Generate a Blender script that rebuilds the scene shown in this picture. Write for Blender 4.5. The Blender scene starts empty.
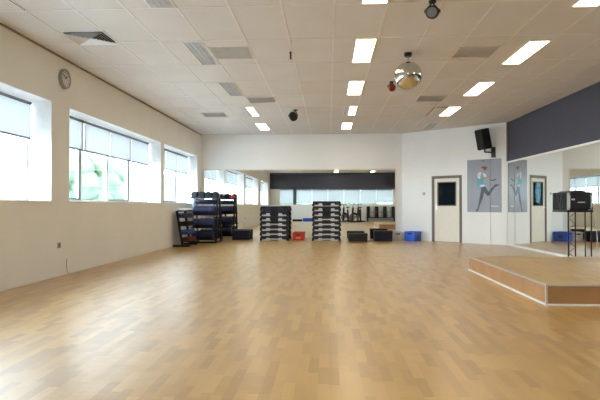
import bpy, bmesh, math, random
from mathutils import Vector, Matrix, Euler
random.seed(7)
PI = math.pi
scene = bpy.context.scene
COL = scene.collection

# ------------------------------------------------------------------ materials
def new_mat(name):
    m = bpy.data.materials.new(name); m.use_nodes = True
    nt = m.node_tree; nt.nodes.clear()
    out = nt.nodes.new('ShaderNodeOutputMaterial')
    return m, nt, out

def mat(name, col, rough=0.5, metal=0.0, var=0.06, nscale=8.0, bump=0.0, bscale=60.0, spec=0.5):
    m, nt, out = new_mat(name)
    b = nt.nodes.new('ShaderNodeBsdfPrincipled')
    b.inputs['Roughness'].default_value = rough
    b.inputs['Metallic'].default_value = metal
    b.inputs['Specular IOR Level'].default_value = spec
    tc = nt.nodes.new('ShaderNodeTexCoord')
    n = nt.nodes.new('ShaderNodeTexNoise'); n.inputs['Scale'].default_value = nscale; n.inputs['Detail'].default_value = 3
    nt.links.new(tc.outputs['Object'], n.inputs['Vector'])
    r = nt.nodes.new('ShaderNodeValToRGB')
    r.color_ramp.elements[0].position = 0.3; r.color_ramp.elements[1].position = 0.7
    r.color_ramp.elements[0].color = tuple(c * (1 - var) for c in col) + (1,)
    r.color_ramp.elements[1].color = tuple(min(1, c * (1 + var)) for c in col) + (1,)
    nt.links.new(n.outputs['Fac'], r.inputs['Fac'])
    nt.links.new(r.outputs['Color'], b.inputs['Base Color'])
    if bump:
        n2 = nt.nodes.new('ShaderNodeTexNoise'); n2.inputs['Scale'].default_value = bscale
        nt.links.new(tc.outputs['Object'], n2.inputs['Vector'])
        bp = nt.nodes.new('ShaderNodeBump'); bp.inputs['Strength'].default_value = bump; bp.inputs['Distance'].default_value = 0.01
        nt.links.new(n2.outputs['Fac'], bp.inputs['Height']); nt.links.new(bp.outputs['Normal'], b.inputs['Normal'])
    nt.links.new(b.outputs['BSDF'], out.inputs['Surface'])
    return m

def emit(name, col, strength):
    m, nt, out = new_mat(name)
    e = nt.nodes.new('ShaderNodeEmission'); e.inputs['Color'].default_value = (*col, 1); e.inputs['Strength'].default_value = strength
    nt.links.new(e.outputs[0], out.inputs['Surface'])
    return m

def glass_mat(name, tint=(1, 1, 1), refl=0.08, k=0.8):
    m, nt, out = new_mat(name)
    t = nt.nodes.new('ShaderNodeBsdfTransparent'); t.inputs['Color'].default_value = (*tint, 1)
    g = nt.nodes.new('ShaderNodeBsdfGlossy'); g.inputs['Roughness'].default_value = 0.02
    lw = nt.nodes.new('ShaderNodeLayerWeight'); lw.inputs['Blend'].default_value = refl * 2
    mx = nt.nodes.new('ShaderNodeMixShader')
    mul = nt.nodes.new('ShaderNodeMath'); mul.operation = 'MULTIPLY'; mul.inputs[1].default_value = k
    nt.links.new(lw.outputs['Fresnel'], mul.inputs[0]); nt.links.new(mul.outputs[0], mx.inputs['Fac'])
    nt.links.new(t.outputs[0], mx.inputs[1]); nt.links.new(g.outputs[0], mx.inputs[2]); nt.links.new(mx.outputs[0], out.inputs['Surface'])
    return m

def blind_mat(name):
    m, nt, out = new_mat(name)
    tc = nt.nodes.new('ShaderNodeTexCoord')
    w = nt.nodes.new('ShaderNodeTexNoise'); w.inputs['Scale'].default_value = 120
    nt.links.new(tc.outputs['Object'], w.inputs['Vector'])
    r = nt.nodes.new('ShaderNodeValToRGB')
    r.color_ramp.elements[0].color = (0.54, 0.55, 0.55, 1); r.color_ramp.elements[1].color = (0.60, 0.61, 0.61, 1)
    nt.links.new(w.outputs['Fac'], r.inputs['Fac'])
    d = nt.nodes.new('ShaderNodeBsdfDiffuse'); d.inputs['Color'].default_value = (0.62, 0.64, 0.66, 1)
    t = nt.nodes.new('ShaderNodeBsdfTranslucent'); nt.links.new(r.outputs['Color'], t.inputs['Color'])
    mx = nt.nodes.new('ShaderNodeMixShader'); mx.inputs["Fac"].default_value = 0.48
    nt.links.new(d.outputs[0], mx.inputs[1]); nt.links.new(t.outputs[0], mx.inputs[2]); nt.links.new(mx.outputs[0], out.inputs['Surface'])
    return m

def plank_mat(name, cols, rough=0.45, plank=(0.32, 0.066), bump=0.28, coat=0.85):
    """parquet laid in strips along world Y"""
    m, nt, out = new_mat(name)
    L = nt.links
    tc = nt.nodes.new('ShaderNodeTexCoord')
    sep = nt.nodes.new('ShaderNodeSeparateXYZ'); L.new(tc.outputs['Object'], sep.inputs[0])
    def math_(op, a, b=None):
        n = nt.nodes.new('ShaderNodeMath'); n.operation = op
        for i, v in enumerate((a, b)):
            if v is None: continue
            if isinstance(v, (int, float)): n.inputs[i].default_value = v
            else: L.new(v, n.inputs[i])
        return n.outputs[0]
    col = math_('FLOOR', math_('DIVIDE', sep.outputs['X'], plank[1]))
    wn = nt.nodes.new('ShaderNodeTexWhiteNoise'); wn.noise_dimensions = '1D'; L.new(col, wn.inputs['W'])
    # three neighbouring strips form a board: shift mostly per strip
    yy = math_('ADD', math_('DIVIDE', sep.outputs['Y'], plank[0]), math_('MULTIPLY', wn.outputs['Value'], 7.3))
    row = math_('FLOOR', yy)
    cx = nt.nodes.new('ShaderNodeCombineXYZ'); L.new(col, cx.inputs[0]); L.new(row, cx.inputs[1])
    w2 = nt.nodes.new('ShaderNodeTexWhiteNoise'); w2.noise_dimensions = '2D'; L.new(cx.outputs[0], w2.inputs['Vector'])
    # slow drift of tone
    ns = nt.nodes.new('ShaderNodeTexNoise'); ns.inputs['Scale'].default_value = 0.9; ns.inputs['Detail'].default_value = 2
    L.new(tc.outputs['Object'], ns.inputs['Vector'])
    # grain
    mp = nt.nodes.new('ShaderNodeMapping'); mp.inputs['Scale'].default_value = (90, 5, 5); L.new(tc.outputs['Object'], mp.inputs['Vector'])
    gr = nt.nodes.new('ShaderNodeTexNoise'); gr.inputs['Scale'].default_value = 1.0; gr.inputs['Detail'].default_value = 3; L.new(mp.outputs[0], gr.inputs['Vector'])
    v = math_('ADD', math_('MULTIPLY', w2.outputs['Value'], 0.72), math_('ADD', math_('MULTIPLY', ns.outputs['Fac'], 0.16), math_('MULTIPLY', gr.outputs['Fac'], 0.22)))
    rp = nt.nodes.new('ShaderNodeValToRGB')
    e = rp.color_ramp.elements
    e[0].position = 0.15; e[1].position = 0.95
    e[0].color = (*cols[0], 1); e[1].color = (*cols[-1], 1)
    k = e.new(0.5); k.color = (*cols[1], 1)
    L.new(v, rp.inputs['Fac'])
    b = nt.nodes.new('ShaderNodeBsdfPrincipled')
    L.new(rp.outputs['Color'], b.inputs['Base Color'])
    b.inputs['Roughness'].default_value = rough
    b.inputs['Coat Weight'].default_value = coat; b.inputs['Coat Roughness'].default_value = 0.29; b.inputs['Coat IOR'].default_value = 1.85; b.inputs['Specular IOR Level'].default_value = 0.3
    # varnish waviness: every block lies a little tilted, plus soft ripples
    fx = math_('FRACT', math_('DIVIDE', sep.outputs['X'], plank[1])); fy = math_('FRACT', yy)
    w3 = nt.nodes.new('ShaderNodeTexWhiteNoise'); w3.noise_dimensions = '3D'; L.new(cx.outputs[0], w3.inputs['Vector'])
    tilt = math_('MULTIPLY', fy, math_('SUBTRACT', w3.outputs['Value'], 0.5))
    rip = nt.nodes.new('ShaderNodeTexNoise'); rip.inputs['Scale'].default_value = 5; rip.inputs['Detail'].default_value = 2; L.new(tc.outputs['Object'], rip.inputs['Vector'])
    hgt = math_('ADD', math_('MULTIPLY', tilt, 0.6), math_('MULTIPLY', rip.outputs['Fac'], 1.2))
    bp = nt.nodes.new('ShaderNodeBump'); bp.inputs['Strength'].default_value = bump; bp.inputs['Distance'].default_value = 0.012
    L.new(hgt, bp.inputs['Height']); L.new(bp.outputs['Normal'], b.inputs['Normal']); L.new(bp.outputs['Normal'], b.inputs['Coat Normal'])
    L.new(b.outputs['BSDF'], out.inputs['Surface'])
    return m

M = {}
M['floor'] = plank_mat('parquet', [(0.38, 0.20, 0.04), (0.49, 0.275, 0.058), (0.59, 0.35, 0.088)])
M['stage_top'] = plank_mat('stage_floor', [(0.48, 0.28, 0.065), (0.55, 0.335, 0.085), (0.62, 0.39, 0.11)], rough=0.4, coat=0.45)
M['ply'] = mat('plywood', (0.40, 0.21, 0.085), 0.45, var=0.12, nscale=3)
M['wall'] = mat('wall_paint_cream', (0.87, 0.855, 0.81), 0.75, var=0.025, nscale=1.2, bump=0.05, bscale=120)
M['wall_white'] = mat('wall_paint_white', (0.88, 0.885, 0.875), 0.75, var=0.02, nscale=1.2, bump=0.05, bscale=120)
M['wall_dark'] = mat('wall_paint_charcoal', (0.064, 0.066, 0.095), 0.7, var=0.04, nscale=2)
M['ceiling'] = mat('ceiling_tile', (0.66, 0.62, 0.58), 0.9, var=0.035, nscale=1.6, bump=0.15, bscale=90)
M['tbar'] = mat('ceiling_grid_white', (0.74, 0.70, 0.65), 0.5)
M['vent'] = mat('vent_grey', (0.68, 0.64, 0.585), 0.5)
M['vent_white'] = mat('diffuser_white', (0.78, 0.78, 0.78), 0.45)
M['black'] = mat('black_plastic', (0.011, 0.011, 0.012), 0.45, spec=0.35)
M['blacker'] = mat('void_shade_black', (0.006, 0.006, 0.007), 0.9)  # near-black standing for the shade inside openings
M['rubber'] = mat('black_rubber', (0.010, 0.0105, 0.012), 0.6, spec=0.3, bump=0.2, bscale=150)
M['charcoal'] = mat('charcoal_plastic', (0.018, 0.019, 0.022), 0.55, spec=0.35, bump=0.1, bscale=200)
M['greyplastic'] = mat('light_grey_plastic', (0.50, 0.50, 0.50), 0.5)
M['midgrey'] = mat('mid_grey_plastic', (0.16, 0.16, 0.17), 0.5)
M['navy'] = mat('navy_vinyl', (0.014, 0.018, 0.06), 0.32, spec=0.35)
M['navybox'] = mat('navy_black_plastic', (0.010, 0.010, 0.026), 0.55, spec=0.35)
M['blue'] = mat('blue_plastic', (0.025, 0.13, 0.72), 0.4)
M['bluevinyl'] = mat('blue_vinyl', (0.03, 0.09, 0.42), 0.35)
M['purple'] = mat('violet_blue_vinyl', (0.05, 0.05, 0.17), 0.35)
M['red'] = mat('red_plastic', (0.62, 0.03, 0.03), 0.4)
M['darkred'] = mat('dark_red_vinyl', (0.16, 0.03, 0.035), 0.5)
M['maroon'] = mat('red_lamp_can', (0.22, 0.03, 0.02), 0.35)
M['pale'] = mat('pale_vinyl', (0.55, 0.56, 0.58), 0.45)
M['whiteplastic'] = mat('white_plastic', (0.62, 0.62, 0.64), 0.4)
M['white'] = mat('white_gloss_frame', (0.82, 0.82, 0.80), 0.35)
M['whitebright'] = mat('white_window_reveal', (0.86, 0.87, 0.87), 0.5)
M['doorleaf'] = mat('door_cream', (0.80, 0.75, 0.64), 0.5, var=0.02)
M['doorframe'] = mat('door_frame_brown_grey', (0.17, 0.14, 0.11), 0.55)
M['brown'] = mat('brown_trim', (0.24, 0.16, 0.10), 0.6)
M['gasket'] = mat('dark_window_gasket', (0.10, 0.12, 0.14), 0.5)
M['alu'] = mat('aluminium', (0.72, 0.70, 0.68), 0.35, metal=0.85, var=0.03)
M['steel'] = mat('steel_window_tint', (0.30, 0.36, 0.44), 0.35, metal=0.5)  # silver steel, with the bluish window light put into its colour
M['chrome'] = mat('chrome', (0.8, 0.8, 0.8), 0.12, metal=1.0, var=0.02)
M['mirror'] = mat('mirror_silver', (0.86, 0.885, 0.86), 0.0, metal=1.0, var=0.0)
M['ballmirror'] = mat('mirror_ball_tile', (0.62, 0.63, 0.60), 0.10, metal=1.0, var=0.05)
M['glass'] = glass_mat('window_glass', (0.96, 0.98, 0.98))
M['doorglass'] = glass_mat('door_glass', (0.55, 0.75, 0.82), 0.10, 0.04)
M['blind'] = blind_mat('blind_fabric')
M['lamp'] = emit('lamp_panel', (1.0, 0.88, 0.68), 10.0)
M['louver'] = mat('aluminium_louver', (0.66, 0.66, 0.66), 0.35, metal=0.35)
M['poster'] = mat('poster_grey', (0.27, 0.28, 0.32), 0.35, var=0.05, nscale=1.5)
M['p_skin'] = mat('print_skin', (0.42, 0.25, 0.19), 0.4)
M['p_hair'] = mat('print_hair', (0.10, 0.05, 0.035), 0.4)
M['p_teal'] = mat('print_teal', (0.05, 0.30, 0.36), 0.4, var=0.2)
M['p_white'] = mat('print_white', (0.60, 0.66, 0.70), 0.4, var=0.1)
M['p_dark'] = mat('print_slate', (0.035, 0.036, 0.055), 0.4)
M['p_text'] = mat('print_pale', (0.50, 0.51, 0.54), 0.4)
M['clockface'] = mat('clock_face', (0.66, 0.66, 0.64), 0.4)
M['darkroom'] = mat('unlit_room', (0.05, 0.10, 0.13), 0.8)
M['bounce_ground'] = mat('pale_bounce_ground', (0.46, 0.47, 0.49), 0.9, var=0.1, nscale=0.7)  # ground made pale to bounce daylight up into the room
M['leaf'] = mat('foliage', (0.24, 0.34, 0.22), 0.8, var=0.3, nscale=2.5)
M['bark'] = mat('bark', (0.20, 0.15, 0.10), 0.9)
M['facade'] = mat('facade_blue_grey', (0.20, 0.28, 0.34), 0.7)
M['roof'] = mat('flat_roof_grey', (0.35, 0.36, 0.38), 0.8)
M['facadeglass'] = mat('facade_window', (0.12, 0.22, 0.28), 0.15)
M['cable'] = mat('pale_cable', (0.50, 0.49, 0.46), 0.5)
M['socket'] = mat('socket_grey', (0.36, 0.35, 0.32), 0.5)

# ------------------------------------------------------------------ mesh helpers
class MB:
    def __init__(s): s.bm = bmesh.new(); s.mi = 0
    def _mark(s, n0):
        for f in s.bm.faces:
            if f.index < 0 or f.index >= n0: pass
    def box(s, c, d, rot=None, m=None):
        r = bmesh.ops.create_cube(s.bm, size=1.0)
        mx = Matrix.Translation(c) @ (rot.to_matrix().to_4x4() if rot else Matrix()) @ Matrix.Diagonal((*d, 1))
        if m is not None: mx = m @ mx
        bmesh.ops.transform(s.bm, matrix=mx, verts=r['verts'])
        for f in {f for v in r['verts'] for f in v.link_faces}: f.material_index = s.mi
        return s
    def bb(s, x0, x1, y0, y1, z0, z1):
        return s.box(((x0+x1)/2, (y0+y1)/2, (z0+z1)/2), (abs(x1-x0), abs(y1-y0), abs(z1-z0)))
    def cyl(s, p0, p1, r0, r1=None, seg=16, caps=True):
        p0, p1 = Vector(p0), Vector(p1); r1 = r0 if r1 is None else r1
        d = p1 - p0
        r = bmesh.ops.create_cone(s.bm, cap_ends=caps, segments=seg, radius1=r0, radius2=r1, depth=d.length)
        q = d.to_track_quat('Z', 'Y')
        bmesh.ops.transform(s.bm, matrix=Matrix.Translation((p0+p1)/2) @ q.to_matrix().to_4x4(), verts=r['verts'])
        for f in {f for v in r['verts'] for f in v.link_faces}: f.material_index = s.mi
        return s
    def sph(s, c, r, seg=16, sc=(1, 1, 1)):
        q = bmesh.ops.create_uvsphere(s.bm, u_segments=seg, v_segments=max(6, seg//2), radius=r)
        bmesh.ops.transform(s.bm, matrix=Matrix.Translation(c) @ Matrix.Diagonal((*sc, 1)), verts=q['verts'])
        for f in {f for v in q['verts'] for f in v.link_faces}: f.material_index = s.mi
        return s
    def prism(s, poly, axis, a, b):
        """poly: 2-D points; axis: 'x','y','z' extrusion axis from a to b"""
        def P(u, v, w):
            return {'x': (w, u, v), 'y': (u, w, v), 'z': (u, v, w)}[axis]
        v0 = [s.bm.verts.new(P(u, v, a)) for u, v in poly]; v1 = [s.bm.verts.new(P(u, v, b)) for u, v in poly]
        n = len(poly)
        fs = [s.bm.faces.new(v0), s.bm.faces.new(v1[::-1])]
        for i in range(n): fs.append(s.bm.faces.new((v0[i], v0[(i+1) % n], v1[(i+1) % n], v1[i])))
        for f in fs: f.material_index = s.mi
        return s
    def tube(s, pts, r, seg=8):
        for a, b in zip(pts[:-1], pts[1:]): s.cyl(a, b, r, seg=seg)
        for q in pts[1:-1]: s.sph(q, r, seg=8)
        return s
    def lathe(s, prof, c=(0, 0, 0), seg=24, rot=None):
        rings = []
        mx = Matrix.Translation(c) @ (rot.to_matrix().to_4x4() if rot else Matrix())
        for r, z in prof:
            rings.append([s.bm.verts.new(mx @ Vector((max(r, 1e-4)*math.cos(2*PI*k/seg), max(r, 1e-4)*math.sin(2*PI*k/seg), z))) for k in range(seg)])
        for a, b in zip(rings[:-1], rings[1:]):
            for k in range(seg):
                f = s.bm.faces.new((a[k], a[(k+1) % seg], b[(k+1) % seg], b[k])); f.material_index = s.mi
        f = s.bm.faces.new(rings[0][::-1]); f.material_index = s.mi
        f = s.bm.faces.new(rings[-1]); f.material_index = s.mi
        return s
    def build(s, name, m, parent=None, smooth=False, bevel=0.0, loc=None, rot=None):
        bmesh.ops.recalc_face_normals(s.bm, faces=s.bm.faces)
        me = bpy.data.meshes.new(name); s.bm.to_mesh(me); s.bm.free()
        for mm in (m if isinstance(m, (list, tuple)) else [m]): me.materials.append(mm)
        if smooth:
            me.polygons.foreach_set('use_smooth', [True]*len(me.polygons))
            try: me.set_sharp_from_angle(angle=math.radians(40))
            except Exception: pass
        o = bpy.data.objects.new(name, me); COL.objects.link(o)
        if parent is not None: o.parent = parent
        if loc is not None: o.location = loc
        if rot is not None: o.rotation_euler = rot
        if bevel:
            b = o.modifiers.new('bevel', 'BEVEL'); b.width = bevel; b.segments = 2; b.limit_method = 'ANGLE'; b.angle_limit = math.radians(40)
        return o

def tag(o, label=None, cat=None, group=None, kind=None):
    if label: o['label'] = label
    if cat: o['category'] = cat
    if group: o['group'] = group
    if kind: o['kind'] = kind
    return o
def thing(name, label, cat, loc=(0, 0, 0), rot=(0, 0, 0), group=None):
    o = bpy.data.objects.new(name, None); COL.objects.link(o); o.empty_display_size = 0.1
    o.location = loc; o.rotation_euler = rot
    return tag(o, label, cat, group)
def struct(o): o['kind'] = 'structure'; return o
def copy_tree(o, parent=None):
    c = o.copy(); COL.objects.link(c)
    if parent is not None: c.parent = parent
    for ch in list(o.children): copy_tree(ch, c)
    return c
ORD = ['first', 'second', 'third', 'fourth', 'fifth', 'sixth', 'seventh', 'eighth', 'ninth', 'tenth']

# ------------------------------------------------------------------ room
XL, XR, YF, YB, ZC = -4.08, 4.86, 16.5, -3.10, 3.34
A = Vector((2.30, 16.5)); B = Vector((XR, 14.45))
RT = 0.02                                        # the right wall opens slightly towards the camera
def xr(y): return XR+RT*(B.y-y)
RWM = Matrix.Translation((B.x, B.y, 0)) @ Matrix.Rotation(RT, 4, 'Z')   # local -y runs along the right wall towards the camera
LW = (B - A).length
TH = 0.50
poly = [(XL, YB), (xr(YB), YB), (XR, B.y), (A.x, A.y), (XL, YF)]
struct(MB().prism(poly, 'z', -0.15, 0.0).build('floor', M['floor']))
cpoly = [(XL-0.02, YB-0.02), (xr(YB)+0.02, YB-0.02), (XR+0.02, B.y), (A.x, A.y+0.02), (XL-0.02, YF+0.02)]
struct(MB().prism(cpoly, 'z', ZC, ZC+0.12).build('ceiling', M['ceiling']))

# ceiling grid, 0.6 x 1.2 m
def y_front(x):                       # where the ceiling ends at this x
    return YF if x <= A.x else A.y + (x-A.x)/(B.x-A.x)*(B.y-A.y)
GX0, GY0 = -1.137, 5.865
g = MB()
k = -4
while GX0+0.6*k < xr(YB)-0.02:
    x = GX0+0.6*k
    if x > XL: g.bb(x-0.012, x+0.012, YB, y_front(x) if x < XR else B.y-(x-XR)/RT, ZC-0.004, ZC+0.01)
    k += 1
k = -7
while GY0+1.2*k < YF:
    y = GY0+1.2*k
    if y > YB:
        xe = xr(y) if y <= B.y else A.x+(y-A.y)/(B.y-A.y)*(B.x-A.x)
        g.bb(XL, xe, y-0.012, y+0.012, ZC-0.0045, ZC+0.01)
    k += 1
struct(g.build('trim_1', M['tbar']))

# left wall with four deep window openings
WIN = [(-1.90, 1.80, 3), (2.97, 7.47, 4), (7.98, 12.49, 4), (12.71, 16.01, 3)]
WZ0, WZ1 = 1.125, 2.62
w = MB()
w.bb(XL-TH, XL, YB-TH, YF+TH, -0.15, WZ0); w.bb(XL-TH, XL, YB-TH, YF+TH, WZ1, ZC+0.12)
e = YB-TH
for a, b, n in WIN:
    w.bb(XL-TH, XL, e, a, WZ0, WZ1); e = b
w.bb(XL-TH, XL, e, YF+TH, WZ0, WZ1)
struct(w.build('wall_left', M['wall']))
struct(MB().bb(XL+0.002, XL+0.022, YB, YF, ZC-0.022, ZC-0.001).build('trim_2', M['brown']))
# front wall, angled wall, right wall, rear wall
struct(MB().bb(XL, A.x, YF, YF+0.2, 0, ZC+0.1).build('wall_front', M['wall_white']))
nrm = Vector((-(B-A).y, (B-A).x)).normalized(); 
if nrm.y < 0: nrm = -nrm              # outwards (away from the room)
ang = math.atan2((B-A).y, (B-A).x)
WM = Matrix.Translation((A.x, A.y, 0)) @ Matrix.Rotation(ang, 4, 'Z')    # local x along wall, +y out of the room, z up
D0, D1, DH = 1.02, 1.97, 1.955
w = MB()
for (x0, x1, z0, z1) in ((-0.05, D0, 0, ZC+0.1), (D1, LW+0.1, 0, ZC+0.1), (D0, D1, DH, ZC+0.1)):
    w.bb(x0, x1, 0, 0.16, z0, z1)
o = struct(w.build('wall_angled', M['wall_white'])); o.matrix_world = WM
RL = B.y-YB
o = struct(MB().bb(0, 0.2, -RL-0.1, 0.15, 0, ZC+0.1).build('wall_right', M['wall_dark'])); o.matrix_world = RWM
struct(MB().bb(XR-0.035, XR+0.0, B.y-0.055, B.y-0.005, 0, ZC).build('trim_3', M['brown']))
RWX0, RWX1, RWZ0, RWZ1 = -3.40, 4.40, 1.14, 2.22
XRB = xr(YB)
w = MB(); w.bb(XL, XRB, YB-0.3, YB, 0, RWZ0)
w.bb(XL, RWX0, YB-0.3, YB, RWZ0, RWZ1); w.bb(RWX1, XRB, YB-0.3, YB, RWZ0, RWZ1)
struct(w.build('wall_rear', M['wall']))
struct(MB().bb(XL, XRB, YB-0.3, YB+0.01, RWZ1, ZC+0.1).build('wall_rear_upper', M['wall_dark']))

# windows ------------------------------------------------------------
GXP = XL-0.39                                    # glass plane
def window(idx, a, b, n):
    f = MB()
    f.bb(GXP-0.03, GXP+0.03, a, b, WZ0, WZ0+0.05); f.bb(GXP-0.03, GXP+0.03, a, b, WZ1-0.05, WZ1)
    p = (b-a)/n
    for k in range(n+1):
        y = a+p*k; h = 0.035
        f.bb(GXP-0.03, GXP+0.03, max(a, y-h), min(b, y+h), WZ0+0.05, WZ1-0.05)
    root = struct(f.build('window_%d' % idx, M['white']))
    r = MB()                                     # painted lining of the reveal and the sill board
    r.bb(GXP+0.03, XL-0.001, a, a+0.012, WZ0+0.014, WZ1-0.012); r.bb(GXP+0.03, XL-0.001, b-0.012, b, WZ0+0.014, WZ1-0.012); r.bb(GXP+0.03, XL-0.001, a, b, WZ1-0.012, WZ1)
    r.build('window_reveal', M['whitebright'], root)
    MB().bb(GXP+0.03, XL+0.012, a, b, WZ0-0.0, WZ0+0.014).build('window_sill', M['whitebright'], root, bevel=0.004)
    for k in range(n):
        y0, y1 = a+p*k+0.035, a+p*(k+1)-0.035
        MB().bb(GXP-0.004, GXP+0.004, y0, y1, WZ0+0.05, WZ1-0.05).build('pane', M['glass'], root)
        if k % 2 == 0 and n == 4 or (n == 3 and k == 1):         # opening casement with a dark gasket
            s = MB()
            s.bb(GXP+0.03, GXP+0.045, y1-0.05, y1+0.0, WZ0+0.05, WZ1-0.05); s.bb(GXP+0.03, GXP+0.045, y0, y1, WZ0+0.05, WZ0+0.075)
            s.build('casement', M['gasket'], root)
    return root
for i, (a, b, n) in enumerate(WIN): window(i+1, a, b, n)
# rear window band
f = MB(); f.bb(RWX0, RWX1, YB-0.22, YB-0.16, RWZ0, RWZ0+0.05); f.bb(RWX0, RWX1, YB-0.22, YB-0.16, RWZ1-0.05, RWZ1)
xs = [RWX0+k*(RWX1-RWX0)/7 for k in range(8)]
for x in xs: f.bb(max(RWX0, x-0.035), min(RWX1, x+0.035), YB-0.22, YB-0.16, RWZ0, RWZ1)
root = struct(f.build('window_5', M['white']))
for x0, x1 in zip(xs[:-1], xs[1:]):
    MB().bb(x0+0.035, x1-0.035, YB-0.194, YB-0.186, RWZ0+0.05, RWZ1-0.05).build('pane', M['glass'], root)
MB().bb(-2.46, -2.24, YB-0.16, YB-0.04, RWZ0, RWZ1).build('post', M['gasket'], root)

# roller blinds ------------------------------------------------------
WN = ['window nearest the rear wall', 'window under the clock', 'long middle window', 'farthest left window']
for i, (a, b, n) in enumerate(WIN):
    p = (b-a)/n
    for k in range(n):
        y0, y1 = a+p*k+0.012, a+p*(k+1)-0.012
        if k == 0: y0 += 0.03
        if k == n-1: y1 -= 0.03
        z1 = 2.07
        t = thing('roller_blind', 'white roller blind half lowered over the %s pane of the %s' % (ORD[k], WN[i]), 'blind', (GXP+0.085, (y0+y1)/2, WZ1-0.05), group='roller blinds on the left wall')
        L = y1-y0
        MB().bb(-0.0015, 0.0015, -L/2, L/2, z1-(WZ1-0.05), 0.0).build('blind_fabric', M['blind'], t)
        MB().cyl((0, -L/2, 0.005), (0, L/2, 0.005), 0.022, seg=14).build('roller', M['midgrey'], t, smooth=True)
        MB().bb(-0.009, 0.009, -L/2, L/2, z1-(WZ1-0.05)-0.025, z1-(WZ1-0.05)).build('bottom_bar', M['midgrey'], t)

p = (RWX1-RWX0)/7
for k in range(7):  # blinds added to dim the daylight from the rear window
    z1 = [1.22, 1.30, 1.20, 1.20, 1.26, 1.20, 1.34][k]; L = p-0.08
    t = thing('roller_blind', 'added roller blind dimming the rear window, %s pane from the left in the mirror' % ORD[k], 'blind', (RWX0+p*(k+0.5), YB-0.12, RWZ1-0.05), group='added dimming blinds on the rear wall')
    MB().bb(-L/2, L/2, -0.0015, 0.0015, z1-(RWZ1-0.05), 0.0).build('blind_fabric', M['blind'], t)
    MB().cyl((-L/2, 0, 0.005), (L/2, 0, 0.005), 0.022, seg=14).build('roller', M['midgrey'], t, smooth=True)
    MB().bb(-L/2, L/2, -0.009, 0.009, z1-(RWZ1-0.05)-0.025, z1-(RWZ1-0.05)).build('bottom_bar', M['midgrey'], t)

# mirrors ------------------------------------------------------------
t = thing('wall_mirror', 'huge mirror covering the lower half of the front wall', 'mirror', (0, YF, 0))
MB().bb(XL+0.09, 2.08, -0.012, -0.002, 0.0, 2.20).build('mirror_glass', M['mirror'], t)
f = MB(); f.bb(XL+0.055, 2.11, -0.02, 0, 2.20, 2.235); f.bb(XL+0.055, XL+0.09, -0.02, 0, 0, 2.20); f.bb(2.08, 2.11, -0.02, 0, 0, 2.20)
f.build('mirror_frame', M['doorleaf'], t)
t = thing('wall_mirror', 'long white-framed mirror running along the charcoal right wall', 'mirror', (XR, 0, 0))
t.matrix_world = RWM
MB().bb(-0.040, -0.030, -RL, -0.075, 0.05, 2.22).build('mirror_glass', M['mirror'], t)
f = MB(); f.bb(-0.050, 0, -RL, -0.03, 2.22, 2.265); f.bb(-0.050, 0, -0.075, -0.03, 0, 2.22); f.bb(-0.050, 0, -RL, -0.075, 0, 0.05); f.bb(-0.030, 0, -RL, -0.075, 0.05, 2.22)
f.build('mirror_frame', M['white'], t)

# door in the angled wall ---------------------------------------------
def on_wall(o): o.matrix_world = WM; return o
f = MB(); f.bb(D0, D0+0.075, -0.012, 0.12, 0, DH); f.bb(D1-0.075, D1, -0.012, 0.12, 0, DH); f.bb(D0+0.075, D1-0.075, -0.012, 0.12, DH-0.075, DH)
door = on_wall(struct(f.build('door_1', M['doorframe'], bevel=0.004)))
l0, l1, lt = D0+0.08, D1-0.08, DH-0.08
q0, q1, r0, r1 = 1.195, 1.795, 1.06, 1.775
f = MB(); f.bb(l0, q0, 0.01, 0.05, 0.008, lt); f.bb(q1, l1, 0.01, 0.05, 0.008, lt); f.bb(q0, q1, 0.01, 0.05, 0.008, r0); f.bb(q0, q1, 0.01, 0.05, r1, lt)
f.build('door_leaf', M['doorleaf'], door)
f = MB(); s_ = 0.03
f.bb(q0, q0+s_, 0.0, 0.05, r0, r1); f.bb(q1-s_, q1, 0.0, 0.05, r0, r1); f.bb(q0, q1, 0.0, 0.05, r0, r0+s_); f.bb(q0, q1, 0.0, 0.05, r1-s_, r1)
f.build('glazing_frame', M['doorframe'], door)
MB().bb(q0+s_, q1-s_, 0.027, 0.033, r0+s_, r1-s_).build('door_glass', M['doorglass'], door)
h = MB(); h.bb(l0+0.045, l0+0.085, 0.004, 0.01, 0.93, 1.10); h.cyl((l0+0.065, 0.004, 1.02), (l0+0.065, -0.05, 1.02), 0.009, seg=10); h.cyl((l0+0.06, -0.05, 1.02), (l0+0.18, -0.05, 1.02), 0.009, seg=10)
h.build('door_handle', M['alu'], door, smooth=True)
f = MB(); f.bb(D0-0.6, D1+0.6, 1.9, 1.95, -0.01, 2.5); f.bb(D0-0.65, D0-0.6, 0.16, 1.95, -0.01, 2.5); f.bb(D1+0.6, D1+0.65, 0.16, 1.95, -0.01, 2.5)
f.bb(D0-0.6, D1+0.6, 0.16, 1.95, 2.5, 2.55); f.bb(D0-0.6, D1+0.6, 0.0, 1.95, -0.06, -0.01)
on_wall(struct(f.build('wall_storeroom', M['darkroom'])))

# small wall fittings --------------------------------------------------
def wall_thing(name, label, cat, s, z, off=0.0):
    t = thing(name, label, cat); t.matrix_world = WM @ Matrix.Translation((s, -off, z)); return t
t = wall_thing('light_switch', 'small grey switch on the white wall left of the door', 'switch', 0.76, 1.43)
o = MB().bb(-0.04, 0.04, -0.012, 0, -0.04, 0.04).build('switch_plate', M['socket'], t, bevel=0.004)
MB().bb(-0.022, 0.022, -0.018, -0.012, -0.022, 0.022).build('rocker', M['greyplastic'], o)

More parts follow.
